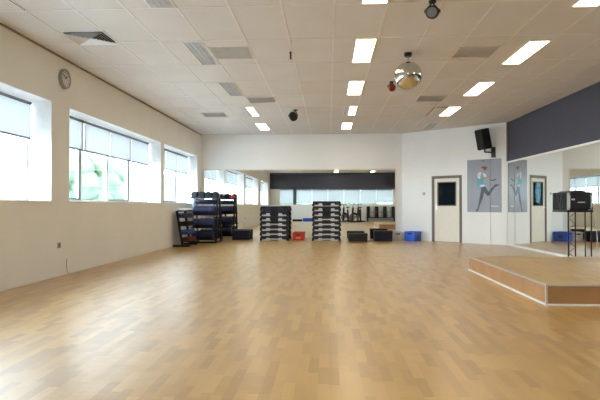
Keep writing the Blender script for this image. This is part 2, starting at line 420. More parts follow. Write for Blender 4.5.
# poster
t = wall_thing('poster', 'grey poster of a leaping runner on the wall right of the door', 'poster', 2.625, 0.89)
MB().bb(-0.485, 0.485, -0.014, -0.001, 0, 1.48).build('poster_sheet', M['poster'], t)
def pp(px, py):                                   # picture plane: measured within the sheet
    return ((px-16)/(232-16)*0.97-0.485, (366-py)/(366-34)*1.48)
def printed(name, polys, m, y):
    b = MB()
    for pl in polys: b.prism([pp(*q) for q in pl], 'y', -0.014-y, -0.0135)
    return b.build(name, m, t)
printed('printed_leggings', [[(107, 200), (133, 206), (158, 250), (158, 262), (146, 266), (126, 240), (116, 280), (100, 318), (90, 345), (82, 343), (90, 310), (96, 275), (104, 240)],
                             [(146, 248), (160, 262), (172, 240), (190, 214), (184, 206), (166, 222)]], M['p_dark'], 0.0010)
printed('printed_shoe', [[(84, 340), (92, 346), (86, 358), (72, 366), (70, 360)]], M['p_dark'], 0.0014)
printed('printed_shoe', [[(183, 206), (190, 195), (214, 193), (218, 200), (200, 208), (190, 214)]], M['p_dark'], 0.0014)
printed('printed_top', [[(98, 112), (116, 118), (124, 150), (118, 180), (136, 196), (112, 208), (84, 200), (78, 178), (84, 150), (84, 128)]], M['p_teal'], 0.0018)
printed('printed_sleeve', [[(84, 122), (98, 112), (112, 116), (104, 134), (100, 158), (84, 150)]], M['p_white'], 0.0022)
printed('printed_sleeve', [[(118, 118), (138, 132), (142, 150), (130, 152), (122, 140)]], M['p_white'], 0.0022)
printed('printed_hem', [[(92, 196), (124, 192), (134, 200), (112, 210)]], M['p_white'], 0.0022)
printed('printed_arms', [[(104, 132), (118, 128), (122, 144), (108, 156), (100, 148)], [(128, 142), (150, 150), (172, 160), (170, 167), (148, 160), (126, 152)], [(108, 106), (116, 108), (118, 120), (106, 118)]], M['p_skin'], 0.0026)
printed('printed_wristband', [[(160, 160), (180, 166), (200, 158), (204, 163), (188, 172), (164, 170)]], M['p_dark'], 0.0029)
printed('printed_face', [[(98, 88), (108, 82), (120, 84), (124, 98), (118, 108), (106, 110), (98, 102)]], M['p_skin'], 0.0026)
printed('printed_hair', [[(104, 84), (116, 78), (136, 80), (148, 88), (140, 96), (134, 104), (124, 100), (118, 90)]], M['p_hair'], 0.0032)
printed('printed_caption', [[(168, 324), (214, 324), (214, 333), (168, 333)]], M['p_text'], 0.0010)
printed('printed_mark', [[(112, 40), (130, 40), (130, 48), (112, 48)]], M['midgrey'], 0.0010)

# loudspeaker on its bracket
t = wall_thing('loudspeaker', 'black loudspeaker tilted down on a wall bracket above the poster', 'speaker', 2.90, 2.59)
SR = Euler((0, 0, 0))
MBk = MB()
MBk.bb(-0.055, 0.055, -0.05, -0.002, -0.19, 0.10); MBk.build('wall_plate', M['black'], t, bevel=0.006)
MB().tube([(0, -0.04, -0.05), (-0.09, -0.22, -0.05), (-0.12, -0.32, -0.05), (-0.12, -0.32, 0.05)], 0.022, seg=10).build('bracket_arm', M['black'], t, smooth=True)
cab = MB(); cab.prism([(-0.16, -0.16), (-0.16, 0.16), (0.09, 0.12), (0.14, 0.08), (0.14, -0.08), (0.09, -0.12)], 'z', -0.28, 0.28)
# cabinet local: -x is the grille side
SPK = Matrix.Translation((-0.12, -0.33, 0.305)) @ Matrix.Rotation(-ang, 4, 'Z') @ Matrix.Rotation(math.radians(16), 4, 'Z') @ Matrix.Rotation(math.radians(-11), 4, 'Y')
c = cab.build('speaker_cabinet', M['black'], t, bevel=0.012); c.matrix_parent_inverse = Matrix(); c.matrix_local = SPK
gq = MB(); gq.bb(-0.172, -0.16, -0.15, 0.15, -0.26, 0.26); gq.build('speaker_grille', M['rubber'], c)
cb = MB(); cb.tube([(2.81, -0.024, 2.46), (2.815, -0.024, 1.6), (2.805, -0.024, 0.8), (2.81, -0.024, 0.01)], 0.005, seg=6)
on_wall(tag(cb.build('speaker_cable', M['cable']), 'thin grey cable running down the wall across the poster', 'cable'))

# left wall clock and sockets
t = thing('wall_clock', 'round grey-rimmed wall clock high on the left wall', 'clock', (XL, 7.79, 3.02))
MB().lathe([(0.150, 0), (0.155, 0.03), (0.15, 0.05), (0.128, 0.052), (0.126, 0.035)], rot=Euler((0, PI/2, 0)), seg=36).build('clock_rim', M['socket'], t, smooth=True)
cf = MB().cyl((0.033, 0, 0), (0.037, 0, 0), 0.127, seg=36).build('clock_face', M['clockface'], t)
MB().box((0.0405, 0.024, 0.026), (0.003, 0.012, 0.075), Euler((-0.75, 0, 0))).build('hour_hand', M['black'], cf); MB().box((0.0435, -0.04, 0.03), (0.003, 0.009, 0.10), Euler((0.93, 0, 0))).build('minute_hand', M['black'], cf)
for k in range(12):
    hh = MB(); q = k*PI/6; hh.box((0.0385, 0.108*math.sin(q), 0.108*math.cos(q)), (0.003, 0.007, 0.02), Euler((-q, 0, 0))); hh.build('hour_mark', M['black'], cf)
t = thing('wall_socket', 'small grey wall socket low on the cream wall under the windows', 'socket', (XL, 7.68, 0.47))
MB().bb(0, 0.012, -0.042, 0.042, -0.042, 0.042).build('socket_plate', M['socket'], t, bevel=0.004)
MB().cyl((0.012, 0, 0), (0.02, 0, 0), 0.022, seg=16).build('socket_insert', M['midgrey'], t)
tag(MB().tube([(XL+0.006, 7.92, 0.24), (XL+0.006, 7.90, 0.14), (XL+0.008, 7.93, 0.04), (XL+0.02, 7.96, 0.008)], 0.005, seg=6).build('wall_cable', M['socket']), 'short grey cable hanging at the foot of the left wall', 'cable')

# ------------------------------------------------------------------ ceiling fittings
COLN = {-2.037: 'left', 0.363: 'middle', 2.763: 'right'}
def ceiling_light(x0, y0, state, label):
    t = thing('ceiling_light', label, 'ceiling light', (x0+0.15, y0+0.6, ZC), group='recessed ceiling lights')
    f = MB()
    for a in ((-0.148, -0.132, -0.588, 0.588), (0.132, 0.148, -0.588, 0.588), (-0.132, 0.132, -0.588, -0.572), (-0.132, 0.132, 0.572, 0.588)): f.bb(*a, -0.012, 0)
    f.build('light_frame', M['vent_white'], t)
    if state == 'lit': MB().bb(-0.132, 0.132, -0.572, 0.572, -0.010, -0.002).build('light_panel', M['lamp'], t)
    else:
        xa = -0.02 if state == 'half' else 0.132
        rf = MB().bb(-0.132, xa, -0.572, 0.572, -0.004, -0.001).build('light_reflector', M['louver'], t)
        l = MB()
        for k in range(29): l.bb(-0.132, xa, -0.57+k*0.0407-0.001, -0.57+k*0.0407+0.001, -0.011, -0.004)
        for q in ((-0.07,) if state == 'half' else (-0.066, 0, 0.066)): l.bb(q-0.004, q+0.004, -0.572, 0.572, -0.012, -0.004)
        l.build('louver', M['louver'], rf)
        if state == 'half': MB().bb(-0.015, 0.132, -0.572, 0.572, -0.010, -0.002).build('light_panel', M['lamp'], t)
DIST = ['behind the camera by the rear wall', 'overhead behind the camera', 'overhead just behind the frame', 'nearest in its row', 'nearest but one in its row', 'third along its row', 'fourth along its row', 'last before the front wall']
for x0, cn in COLN.items():
    for j, y0 in enumerate([-2.535, -0.135, 2.265, 4.665, 7.065, 9.465, 11.865, 14.265]):
        if cn == 'left': st = 'half' if j == 6 else ('lit' if j == 7 else 'off')
        elif cn == 'middle': st = 'half' if j == 6 else 'lit'
        else: st = 'off' if j == 7 else 'lit'
        ww = {'lit': 'glowing', 'half': 'half-lit', 'off': 'unlit louvred'}[st]
        ceiling_light(x0 if cn != 'right' else x0-0.01, y0 if cn != 'right' else y0+0.22, st, '%s recessed ceiling light in the %s row, %s' % (ww, cn, DIST[j]))

def flat_vent(cx, cy, label):
    t = thing('ceiling_vent', label, 'vent', (cx, cy, ZC), group='grey ceiling vents')
    f = MB()
    for a in ((-0.298, -0.275, -0.298, 0.298), (0.275, 0.298, -0.298, 0.298), (-0.275, 0.275, -0.298, -0.275), (-0.275, 0.275, 0.275, 0.298)): f.bb(*a, -0.010, 0)
    f.build('vent_frame', M['vent'], t)
    MB().bb(-0.275, 0.275, -0.275, 0.275, -0.003, 0).build('vent_backing', M['vent'], t)
    s = MB()
    for k in range(14): s.box((0, -0.254+k*0.039, -0.006), (0.55, 0.014, 0.002), Euler((0.4, 0, 0)))
    s.build('vent_slats', M['vent'], t)
flat_vent(-1.437, 7.665, 'grey ceiling vent beside the unlit light, left and near')
flat_vent(-1.437, 11.10, 'grey ceiling vent left and far, in line with the near one')
flat_vent(2.163, 7.80, 'grey ceiling vent between the middle and right light rows, nearer')
flat_vent(2.163, 11.15, 'grey ceiling vent between the middle and right light rows, farther')
flat_vent(-2.85, 12.85, 'faint grey ceiling vent close to the windows, far end')

# four-way diffuser by the left wall
t = thing('air_diffuser', 'square four-way air diffuser in the ceiling above the clock', 'vent', (-3.207, 6.84, ZC))
MB().bb(-0.27, 0.27, -0.25, 0.25, -0.004, 0).build('diffuser_void', M['blacker'], t)
f = MB()
for a in ((-0.295, -0.265, -0.275, 0.275), (0.265, 0.295, -0.275, 0.275), (-0.265, 0.265, -0.275, -0.245), (-0.265, 0.265, 0.245, 0.275)): f.bb(*a, -0.010, 0)
f.build('diffuser_frame', M['vent_white'], t)
bl = MB()
for k in range(6):
    ro = 0.262-k*0.042; ri = ro-0.036; zo, zi = -0.030, -0.004
    sy = 0.93
    o_ = [(-ro, -ro*sy), (ro, -ro*sy), (ro, ro*sy), (-ro, ro*sy)]; i_ = [(-ri, -ri*sy), (ri, -ri*sy), (ri, ri*sy), (-ri, ri*sy)]
    vo = [bl.bm.verts.new((x, y, zo)) for x, y in o_]; vi = [bl.bm.verts.new((x, y, zi)) for x, y in i_]
    for q in range(4): bl.bm.faces.new((vo[q], vo[(q+1) % 4], vi[(q+1) % 4], vi[q]))
bl = bl.build('diffuser_blades', M['vent_white'], t)
sm = bl.modifiers.new('thick', 'SOLIDIFY'); sm.thickness = 0.002
# slot diffuser at the top left
t = thing('slot_diffuser', 'narrow black slot in the ceiling near the left wall', 'vent', (-3.52, 5.3, ZC))
MB().bb(-0.012, 0.012, -0.6, 0.6, -0.003, 0).build('slot', M['blacker'], t)
f = MB(); f.bb(-0.026, -0.012, -0.61, 0.61, -0.006, 0); f.bb(0.012, 0.026, -0.61, 0.61, -0.006, 0); f.build('slot_frame', M['tbar'], t)

# tile that has dropped out of its frame
t = thing('ceiling_tile', 'half ceiling tile hanging loose beside a lit light near the angled wall', 'ceiling tile', (2.585, 12.70, ZC))
MB().bb(-0.145, 0.14, -0.59, 0.59, -0.003, 0).build('tile_gap_shade', M['blacker'], t)  # flat black patch in place of the shade in the gap
o = MB().bb(-0.135, 0.115, -0.57, 0.55, -0.008, 0.0).build('tile_panel', M['ceiling'], t); o.location = (0, 0, -0.025); o.rotation_euler = (-0.028, 0, 0)

# mirror ball
t = thing('mirror_ball', 'silver mirror ball hanging from the ceiling right of centre', 'mirror ball', (1.18, 7.8, 3.0))
b = bmesh.new(); bmesh.ops.create_uvsphere(b, u_segments=56, v_segments=30, radius=0.205)
mb_ = MB(); mb_.bm.free(); mb_.bm = b
mb_.build('mirror_tiles', M['ballmirror'], t)
MB().cyl((0, 0, 0.20), (0, 0, 0.225), 0.03, seg=16).build('ball_cap', M['chrome'], t, smooth=True)
MB().cyl((0, 0, 0.22), (0, 0, 0.30), 0.005, seg=8).build('ball_hanger', M['black'], t)
MB().cyl((0, 0, 0.285), (0, 0, 0.34), 0.055, seg=20).build('ball_motor', M['black'], t, smooth=True, bevel=0.006)

def spotlight(loc, r, body, label, name='spotlight', aim=(0.3, -0.6, -0.7), dx=0.0, lens=None):
    t = thing(name, label, 'spotlight', loc)
    zt = ZC-loc[2]
    MB().cyl((dx, 0, zt-0.02), (dx, 0, zt), r*0.55, seg=16).build('mount_plate', M['black'], t)
    MB().tube([(dx, 0, zt-0.015), (dx, 0, zt*0.75+0.01), (r*1.08, 0, 0.02), (r*1.08, 0, -0.005)], 0.008, seg=8).tube([(dx, 0, zt*0.75+0.01), (-r*1.08, 0, 0.02), (-r*1.08, 0, -0.005)], 0.008, seg=8).build('yoke', M['black'], t)
    d = Vector(aim).normalized(); q = d.to_track_quat('Z', 'Y')
    can = MB().lathe([(r*0.55, -r*1.0), (r*0.85, -r*0.7), (r, -r*0.1), (r*0.98, r*0.5), (r*0.85, r*0.85), (r*0.75, r*0.9)], seg=20).build('lamp_can', body, t, smooth=True)
    can.rotation_euler = q.to_euler()
    ln = MB().cyl((0, 0, r*0.88), (0, 0, r*0.95), r*0.72, seg=20).build('lens', lens or M['black'], t); ln.rotation_euler = q.to_euler()
    return t
spotlight((-0.84, 12.3, 3.19), 0.10, M['black'], 'round black spotlight under the ceiling above the mirror wall', dx=0.06)
spotlight((1.15, 9.6, 3.235), 0.065, M['maroon'], 'small dark red spotlight just behind the mirror ball', lens=M['maroon'])
spotlight((1.15, 5.83, 3.215), 0.075, M['black'], 'black effect light with a pale lens at the top edge of the ceiling', aim=(-0.2, -0.7, -0.25), lens=M['midgrey'])
t = thing('ceiling_hook', 'thin black hook hanging from the ceiling left of centre', 'hook', (-0.56, 7.66, ZC))
MB().cyl((0, 0, -0.01), (0, 0, 0), 0.02, seg=12).build('hook_plate', M['black'], t)
MB().bb(-0.012, 0.012, -0.006, 0.006, -0.11, -0.01).build('hook_stem', M['black'], t)

# ------------------------------------------------------------------ stage
SX0, SX1, SY0, SY1, SH = 2.325, 4.90, 5.73, 8.83, 0.225
t = thing('stage', 'low wooden stage with aluminium edging along the right mirror', 'stage', (SX0, SY0, 0))
W_, D_ = SX1-SX0, SY1-SY0
MB().bb(0.012, W_, 0.012, D_-0.012, 0.0, SH-0.02).build('stage_side', M['ply'], t)
top = MB().bb(0.004, W_, 0.004, D_-0.004, SH-0.02, SH).build('stage_floor', M['stage_top'], t)
e = MB()
e.bb(-0.004, W_, -0.004, 0.022, SH-0.017, SH+0.003); e.bb(-0.004, 0.022, 0.022, D_+0.004, SH-0.017, SH+0.003); e.bb(0.022, W_, D_-0.022, D_+0.004, SH-0.026, SH+0.003)
e.build('edge_profile', M['alu'], t)
e = MB(); e.bb(-0.004, 0.020, -0.004, 0.020, 0.02, SH-0.017); e.build('corner_profile', M['alu'], t)
e = MB(); e.bb(-0.008, W_, -0.008, 0.012, 0, 0.018); e.bb(-0.008, 0.012, 0.012, D_, 0, 0.018)
e.build('foot_strip', M['white'], t)

# ------------------------------------------------------------------ amplifier case on its stand
CX0, CX1, CY0, CY1, CZ0, CZ1 = 4.14, 4.58, 9.28, 9.90, 0.985, 1.325
t = thing('equipment_stand', 'black tubular stand holding the amplifier case behind the stage', 'stand', (0, 0, 0))
MB().bb(CX0, CX1, CY0+0.02, CY1, CZ0-0.03, CZ0-0.002).build('stand_plate', M['black'], t)
for (x, y) in ((4.155, 9.30), (4.215, 9.42), (4.275, 9.30), (4.545, 9.30), (4.585, 9.60)):
    MB().cyl((x, y, 0.0), (x, y, CZ0-0.03), 0.011, seg=10).build('leg', M['black'], t, smooth=True)
br = MB()
zz = 0.05; fl = 0
while zz < 0.86:
    a, b = ((4.155, 9.30), (4.275, 9.30)) if fl % 2 == 0 else ((4.275, 9.30), (4.155, 9.30))
    br.cyl((*a, zz), (*b, zz+0.1), 0.005, seg=6); br.cyl((*a, zz), (4.215, 9.42, zz+0.1), 0.005, seg=6); zz += 0.1; fl += 1
br.build('lattice_brace', M['brown'], t)
t = thing('amplifier_case', 'black amplifier rack case with grey handles on the stand', 'amplifier case', (CX0, CY0, CZ0))
w_, d_, h_ = CX1-CX0, CY1-CY0, CZ1-CZ0
MB().bb(0, w_, 0.03, d_, 0, h_-0.02).build('case_body', M['black'], t, bevel=0.008)
MB().prism([(0.06, 0), (0.34, 0), (0.31, 0.022), (0.22, 0.03), (0.12, 0.026)], 'y', 0.05, d_-0.05).build('case_lid', M['black'], t, loc=(0, 0, h_-0.02))
r = MB()
for k in range(7): r.bb(-0.014, 0.001, 0.06+k*0.078, 0.10+k*0.078, 0.02, h_-0.04)
r.build('side_ribs', M['black'], t)
fp = MB().bb(0.045, w_-0.05, 0.0, 0.03, 0.02, h_-0.03).build('front_panel', M['black'], t, bevel=0.004)
for x in (0.02, w_-0.055):
    hd = MB(); hd.bb(x-0.02, x+0.02, 0.012, 0.03, 0.01, h_-0.03); hd.tube([(x, 0.012, 0.05), (x, -0.03, 0.06), (x, -0.03, 0.25), (x, 0.012, 0.26)], 0.01)
    hd.build('rack_handle', M['greyplastic'], t)
MB().bb(0.06, 0.12, -0.003, 0.001, 0.18, 0.205).build('label_plate', M['pale'], fp)
MB().bb(0.17, 0.29, -0.003, 0.001, 0.135, 0.15).build('label_plate', M['pale'], fp)
tag(MB().tube([(4.575, 9.27, 0.97), (4.59, 9.24, 0.80), (4.585, 9.2, 0.62), (4.57, 9.15, 0.48), (4.53, 9.10, 0.33), (4.44, 9.05, 0.18), (4.40, 9.0, 0.01)], 0.007, seg=6).build('power_cable', M['cable']), 'pale cable hanging from the amplifier case to the floor', 'cable')

# ------------------------------------------------------------------ step platforms
def step_proto(label, group, bar, riser):
    t = thing('step_platform', label, 'step', group=group)
    L = 0.44
    d = MB()                                   # deck with end skirts, sides flaring downwards
    d.prism([(-L+0.03, 0.147), (L-0.03, 0.147), (L-0.01, 0.088), (-L+0.01, 0.088)], 'y', -0.19, 0.19)
    for s in (-1, 1):
        d.prism([(s*(L-0.01), 0.088), (s*(L-0.075), 0.088), (s*(L-0.065), 0.003), (s*(L+0.005), 0.003)], 'y', -0.185, 0.185)
    d.bb(-0.355, 0.355, -0.16, 0.16, 0.012, 0.088)
    dk = d.build('deck', M['charcoal'], t, bevel=0.006)
    MB().bb(-L+0.05, L-0.05, -0.17, 0.17, 0.147, 0.150).build('tread_mat', M['rubber'], dk)
    for s in (-1, 1):
        MB().prism([(s*0.125, 0.0), (s*0.362, 0.0), (s*0.362, 0.04), (s*0.25, 0.045), (s*0.235, 0.088), (s*0.145, 0.088), (s*0.125, 0.05)], 'y', -0.19, 0.19).build('riser_block', riser, t, bevel=0.004)
    MB().bb(-0.13, 0.13, -0.188, 0.175, 0.03, 0.068).build('center_bar', bar, t, bevel=0.004)
    return t
PITCH = 0.1505
def stack(cx, cy, n, where, group, rz, special=None):
    protos = {}
    for i in range(n):
        key = 'light' if i < n-3 else 'dark'
        if special and i == n-1: key = 'navy'
        if i == n-1: pos = 'topmost black exercise step on %s'
        elif i == 0: pos = 'bottom black exercise step under %s'
        else: pos = 'black exercise step, %s from the bottom of ' % ORD[i] + '%s'
        lab = pos % where
        if key not in protos:
            t = step_proto(lab, group, M['greyplastic'] if key == 'light' else M['charcoal'], M['navy'] if key == 'navy' else M['greyplastic']); protos[key] = t
        else:
            t = copy_tree(protos[key]); t['label'] = lab
        t.location = (cx+random.uniform(-0.006, 0.006), cy+random.uniform(-0.006, 0.006), i*PITCH)
        t.rotation_euler = (0, 0, rz+random.uniform(-0.01, 0.01))
stack(-1.66, 16.0, 7, 'the left stack', 'exercise steps in the left stack', 0.0, special=True)
stack(-0.065, 16.0, 8, 'the right stack beside the red crate', 'exercise steps in the right stack', 0.0)
tag(MB().bb(-2.04, -1.26, 15.85, 16.15, 7*PITCH+0.001, 7*PITCH+0.028).build('foam_board', M['whiteplastic'], bevel=0.004), 'thin white board lying on top of the left step stack', 'board')

# ------------------------------------------------------------------ crates and boxes
def crate(name, label, cat, loc, rz, w, d, h, m, mrim, taper=0.03, slot=None, ribs=0, logo=None):
    t = thing(name, label, cat, loc, (0, 0, rz))
    b = MB(); th = 0.012
    def ring(z, k): return [(-w/2+k, -d/2+k, z), (w/2-k, -d/2+k, z), (w/2-k, d/2-k, z), (-w/2+k, d/2-k, z)]
    o0, o1, i1, i0 = ring(0, taper), ring(h, 0.008), ring(h, 0.008+th), ring(th, taper+th)
    R = [[b.bm.verts.new(q) for q in r_] for r_ in (o0, o1, i1, i0)]
    b.bm.faces.new(R[0][::-1]); b.bm.faces.new(R[3])
    for r0_, r1_ in zip(R[:-1], R[1:]):
        for q in range(4): b.bm.faces.new((r0_[q], r0_[(q+1) % 4], r1_[(q+1) % 4], r1_[q]))
    body = b.build('crate_body', m, t)
    r = MB()
    r.bb(-w/2, w/2, -d/2, -d/2+0.022, h-0.03, h+0.006); r.bb(-w/2, w/2, d/2-0.022, d/2, h-0.03, h+0.006); r.bb(-w/2, -w/2+0.022, -d/2+0.022, d/2-0.022, h-0.03, h+0.006); r.bb(w/2-0.022, w/2, -d/2+0.022, d/2-0.022, h-0.03, h+0.006)
    r.build('crate_rim', mrim, t, bevel=0.004)
    if ribs:
        r = MB()
        for k in range(ribs):
            x = -w/2+0.06+k*(w-0.12)/(ribs-1); r.bb(x-0.008, x+0.008, -d/2-0.004, -d/2+0.03, 0.03, h-0.03)
        r.build('crate_ribs', m, body)
    if slot:
        MB().bb(-slot/2, slot/2, -d/2-0.003, -d/2+0.02, h-0.075, h-0.04).build('handle_slot', M['blacker'], body, bevel=0.01)
    return t
c = crate('plastic_tub', 'navy black plastic tub on the floor beside the weight rack', 'tub', (-2.74, 16.27, 0), 0.02, 0.56, 0.34, 0.29, M['navybox'], M['navybox'], taper=0.015, ribs=4)
MB().bb(-0.265, 0.265, -0.155, 0.155, 0.29, 0.305).build('tub_lid', M['navybox'], c, bevel=0.005)
c = crate('plastic_crate', 'small red plastic crate between the two step stacks', 'crate', (-0.94, 16.2, 0), 0.0, 0.37, 0.27, 0.225, M['red'], M['red'], taper=0.012, ribs=3, slot=0.11)
MB().bb(-0.07, 0.07, -0.142, -0.134, 0.05, 0.10).build('crate_label', mat('yellow_label', (0.65, 0.35, 0.05), 0.5), c)
c = crate('storage_box', 'low dark grey storage box right of the tall step stack', 'box', (0.875, 15.80, 0), 0.02, 0.57, 0.40, 0.215, M['charcoal'], M['charcoal'], taper=0.015, ribs=5)
MB().bb(-0.275, 0.275, -0.19, 0.19, 0.221, 0.24).build('box_lid', M['charcoal'], c, bevel=0.006)
c = crate('storage_box', 'taller navy black storage box at the right end of the mirror', 'box', (1.62, 15.80, 0), 0.02, 0.56, 0.40, 0.30, M['navybox'], M['charcoal'], taper=0.02, ribs=3)
MB().bb(-0.27, 0.27, -0.19, 0.19, 0.306, 0.322).build('box_lid', M['charcoal'], c, bevel=0.006)
crate('plastic_crate', 'white plastic crate with a dark handle hole beside the blue crate', 'crate', (2.095, 16.16, 0), 0.0, 0.28, 0.40, 0.27, M['whiteplastic'], M['whiteplastic'], taper=0.012, slot=0.13)
c = crate('plastic_crate', 'bright blue plastic crate with a handle hole against the white wall', 'crate', (2.55, 15.993, 0), ang, 0.355, 0.43, 0.285, M['blue'], M['blue'], taper=0.014, slot=0.13)
MB().bb(0.155, 0.1765, -0.06, 0.06, 0.10, 0.20).build('crate_sticker', M['darkred'], c)

# ------------------------------------------------------------------ dumbbell rack along the left wall
RY0, RY1 = 13.36, 14.15
t = thing('dumbbell_rack', 'low black dumbbell rack standing against the left wall', 'dumbbell rack', (0, 0, 0))
fx = [0.03]
for y in (RY0, RY1-0.04):
    MB().bb(-4.05, -3.60, y-0.02, y+0.04, 0.0, 0.05).build('foot', M['black'], t, bevel=0.006)
    MB().prism([(-3.83, 0.05), (-3.77, 0.05), (-3.92, 0.93), (-3.98, 0.93)], 'y', y, y+0.035).build('upright', M['black'], t, bevel=0.004)
TZ = [0.135, 0.33, 0.545, 0.76, 0.925]
def up_x(z): return -3.80-(z-0.05)/0.88*0.15
for z in TZ:
    x0 = up_x(z)-0.03
    s = MB(); s.bb(x0, x0+0.24, RY0-0.01, RY1+0.01, z-0.012, z); s.bb(x0+0.228, x0+0.24, RY0-0.01, RY1+0.01, z, z+0.018)
    s.build('shelf', M['black'], t)
def dumbbell(label, group, m, r=0.05, L=0.21, hx=8, mh=None):
    t = thing('dumbbell', label, 'dumbbell', group=group)
    h = L/2
    MB().cyl((-h, 0, r), (-h+0.075, 0, r), r, seg=hx).build('weight_head', m, t, bevel=0.008)
    MB().cyl((h-0.075, 0, r), (h, 0, r), r, seg=hx).build('weight_head', m, t, bevel=0.008)
    MB().cyl((-h+0.07, 0, r), (h-0.07, 0, r), 0.016, seg=10).build('handle', mh or m, t)
    return t
tierm = [('dark red', 'darkred'), ('bright blue', 'bluevinyl'), ('dark slate', 'navybox'), ('violet blue', 'purple'), ('pale grey', 'pale')]
tname = ['bottom shelf', 'second lowest shelf', 'middle shelf', 'second highest shelf', 'top shelf']
for i, z in enumerate(TZ):
    proto = None
    for k in range(5):
        lab = '%s dumbbell, %s of low rack, %s from near end' % (tierm[i][0], tname[i], ORD[k])
        r = 0.055 if i < 4 else 0.032
        if proto is None: proto = o = dumbbell(lab, 'dumbbells on the low rack', M[tierm[i][1]], r=r, L=0.20)
        else: o = copy_tree(proto); o['label'] = lab
        o.location = (up_x(z)+0.095, RY0+0.10+k*0.145, z+0.001)

# ------------------------------------------------------------------ A-frame weight rack with rolls
t = thing('weight_rack', 'tall double-sided weight rack in the front left corner', 'weight rack', (0, 0, 0))
RX0, RX1, RYC = -3.92, -3.22, 15.12
for x in (RX0, RX1):
    for s in (-1, 1):
        MB().prism([(RYC+s*0.38, 0.04), (RYC+s*0.32, 0.04), (RYC+s*0.10, 1.30), (RYC+s*0.16, 1.30)], 'x', x-0.025, x+0.025).build('upright', M['steel'] if x == RX0 else M['black'], t, bevel=0.004)
    MB().bb(x-0.03, x+0.03, RYC-0.44, RYC+0.44, 0, 0.04).build('foot', M['black'], t, bevel=0.006)
MB().bb(RX0-0.03, RX1+0.03, RYC-0.43, RYC-0.33, 0.0, 0.05).build('foot_bar', M['black'], t, bevel=0.006)
TIER = [0.10, 0.44, 0.80]
def rack_y(z): return 0.35-(z-0.04)/1.26*0.22
for z in TIER:
    for s in (-1, 1):
        y = RYC+s*(rack_y(z)+0.10)
        c = MB()
        for q in (-0.085, 0.085): c.cyl((RX0-0.02, y+q, z), (RX1+0.02, y+q, z), 0.013, seg=8)
        for x in (RX0, RX1): c.bb(x-0.012, x+0.012, min(y-0.09, RYC+s*rack_y(z)), max(y+0.09, RYC+s*rack_y(z)), z-0.02, z)
        c.build('cradle', M['black'], t)
s = MB(); s.bb(RX0-0.06, RX1+0.06, RYC-0.26, RYC+0.26, 1.285, 1.305); s.bb(RX0-0.06, RX1+0.06, RYC-0.27, RYC-0.255, 1.285, 1.33); s.bb(RX0-0.06, RX1+0.06, RYC+0.255, RYC+0.27, 1.285, 1.33)
s.build('top_tray', M['black'], t)
s = MB(); s.bb(RX0, RX1, RYC-0.30, RYC-0.14, 1.12, 1.135); s.bb(RX0, RX1, RYC+0.14, RYC+0.30, 1.12, 1.135); s.build('shelf', M['black'], t)
def roll(label, r, L, m):
    o = thing('weight_bag', label, 'weight bag', group='navy weight bags on the corner rack')
    bd = MB().lathe([(r*0.86, -L/2), (r, -L/2+0.02), (r*1.0, L/2-0.02), (r*0.86, L/2)], rot=Euler((0, PI/2, 0)), seg=24).build('bag_body', m, o, smooth=True)
    for s in (-1, 1):
        MB().lathe([(r*0.80, 0), (r*0.78, 0.008), (r*0.2, 0.012)], c=(s*L/2, 0, 0), rot=Euler((0, s*PI/2, 0)), seg=20).build('end_cap', M['charcoal'], bd, smooth=True)
    st = MB()
    for q in (-0.12, 0.12): st.cyl((q-0.015, 0, 0), (q+0.015, 0, 0), r*1.012, seg=24)
    st.build('strap', M['black'], bd)
    return o
tn = ['bottom tier', 'middle tier', 'upper tier']
proto = None
for s, sn in ((-1, 'near side'), (1, 'mirror side')):
    for i, z in enumerate(TIER):
        lab = 'navy rolled weight bag on the %s of the corner rack, %s' % (tn[i], sn)
        if proto is None: proto = o = roll(lab, 0.135, 0.60, M['navy'])
        else: o = copy_tree(proto); o['label'] = lab
        o.location = ((RX0+RX1)/2, RYC+s*(rack_y(z)+0.10), z+0.123)
    lab = 'slim navy weight bag on the shelf below the rack top, %s' % sn
    o = roll(lab, 0.055, 0.58, M['navy']); o.location = ((RX0+RX1)/2, RYC+s*0.22, 1.135+0.057)
proto = None
for s, sn in ((-1, 'near row'), (1, 'mirror row')):
    for k in range(4):
        red = (s == 1 and k == 3)
        lab = ('red and black' if red else 'black') + ' round dumbbell on top of corner rack, %s, %s from window' % (sn, ORD[k])
        if red: o = dumbbell(lab, 'dumbbells on top of the corner rack', M['red'], r=0.06, L=0.22, hx=14)
        elif proto is None: proto = o = dumbbell(lab, 'dumbbells on top of the corner rack', M['rubber'], r=0.085, L=0.20, hx=14, mh=M['chrome'])
        else: o = copy_tree(proto); o['label'] = lab
        o.location = (RX0+0.03+k*0.205, RYC+s*0.135, 1.306); o.rotation_euler = (0, 0, PI/2+0.12*math.sin(k*2.3+s))

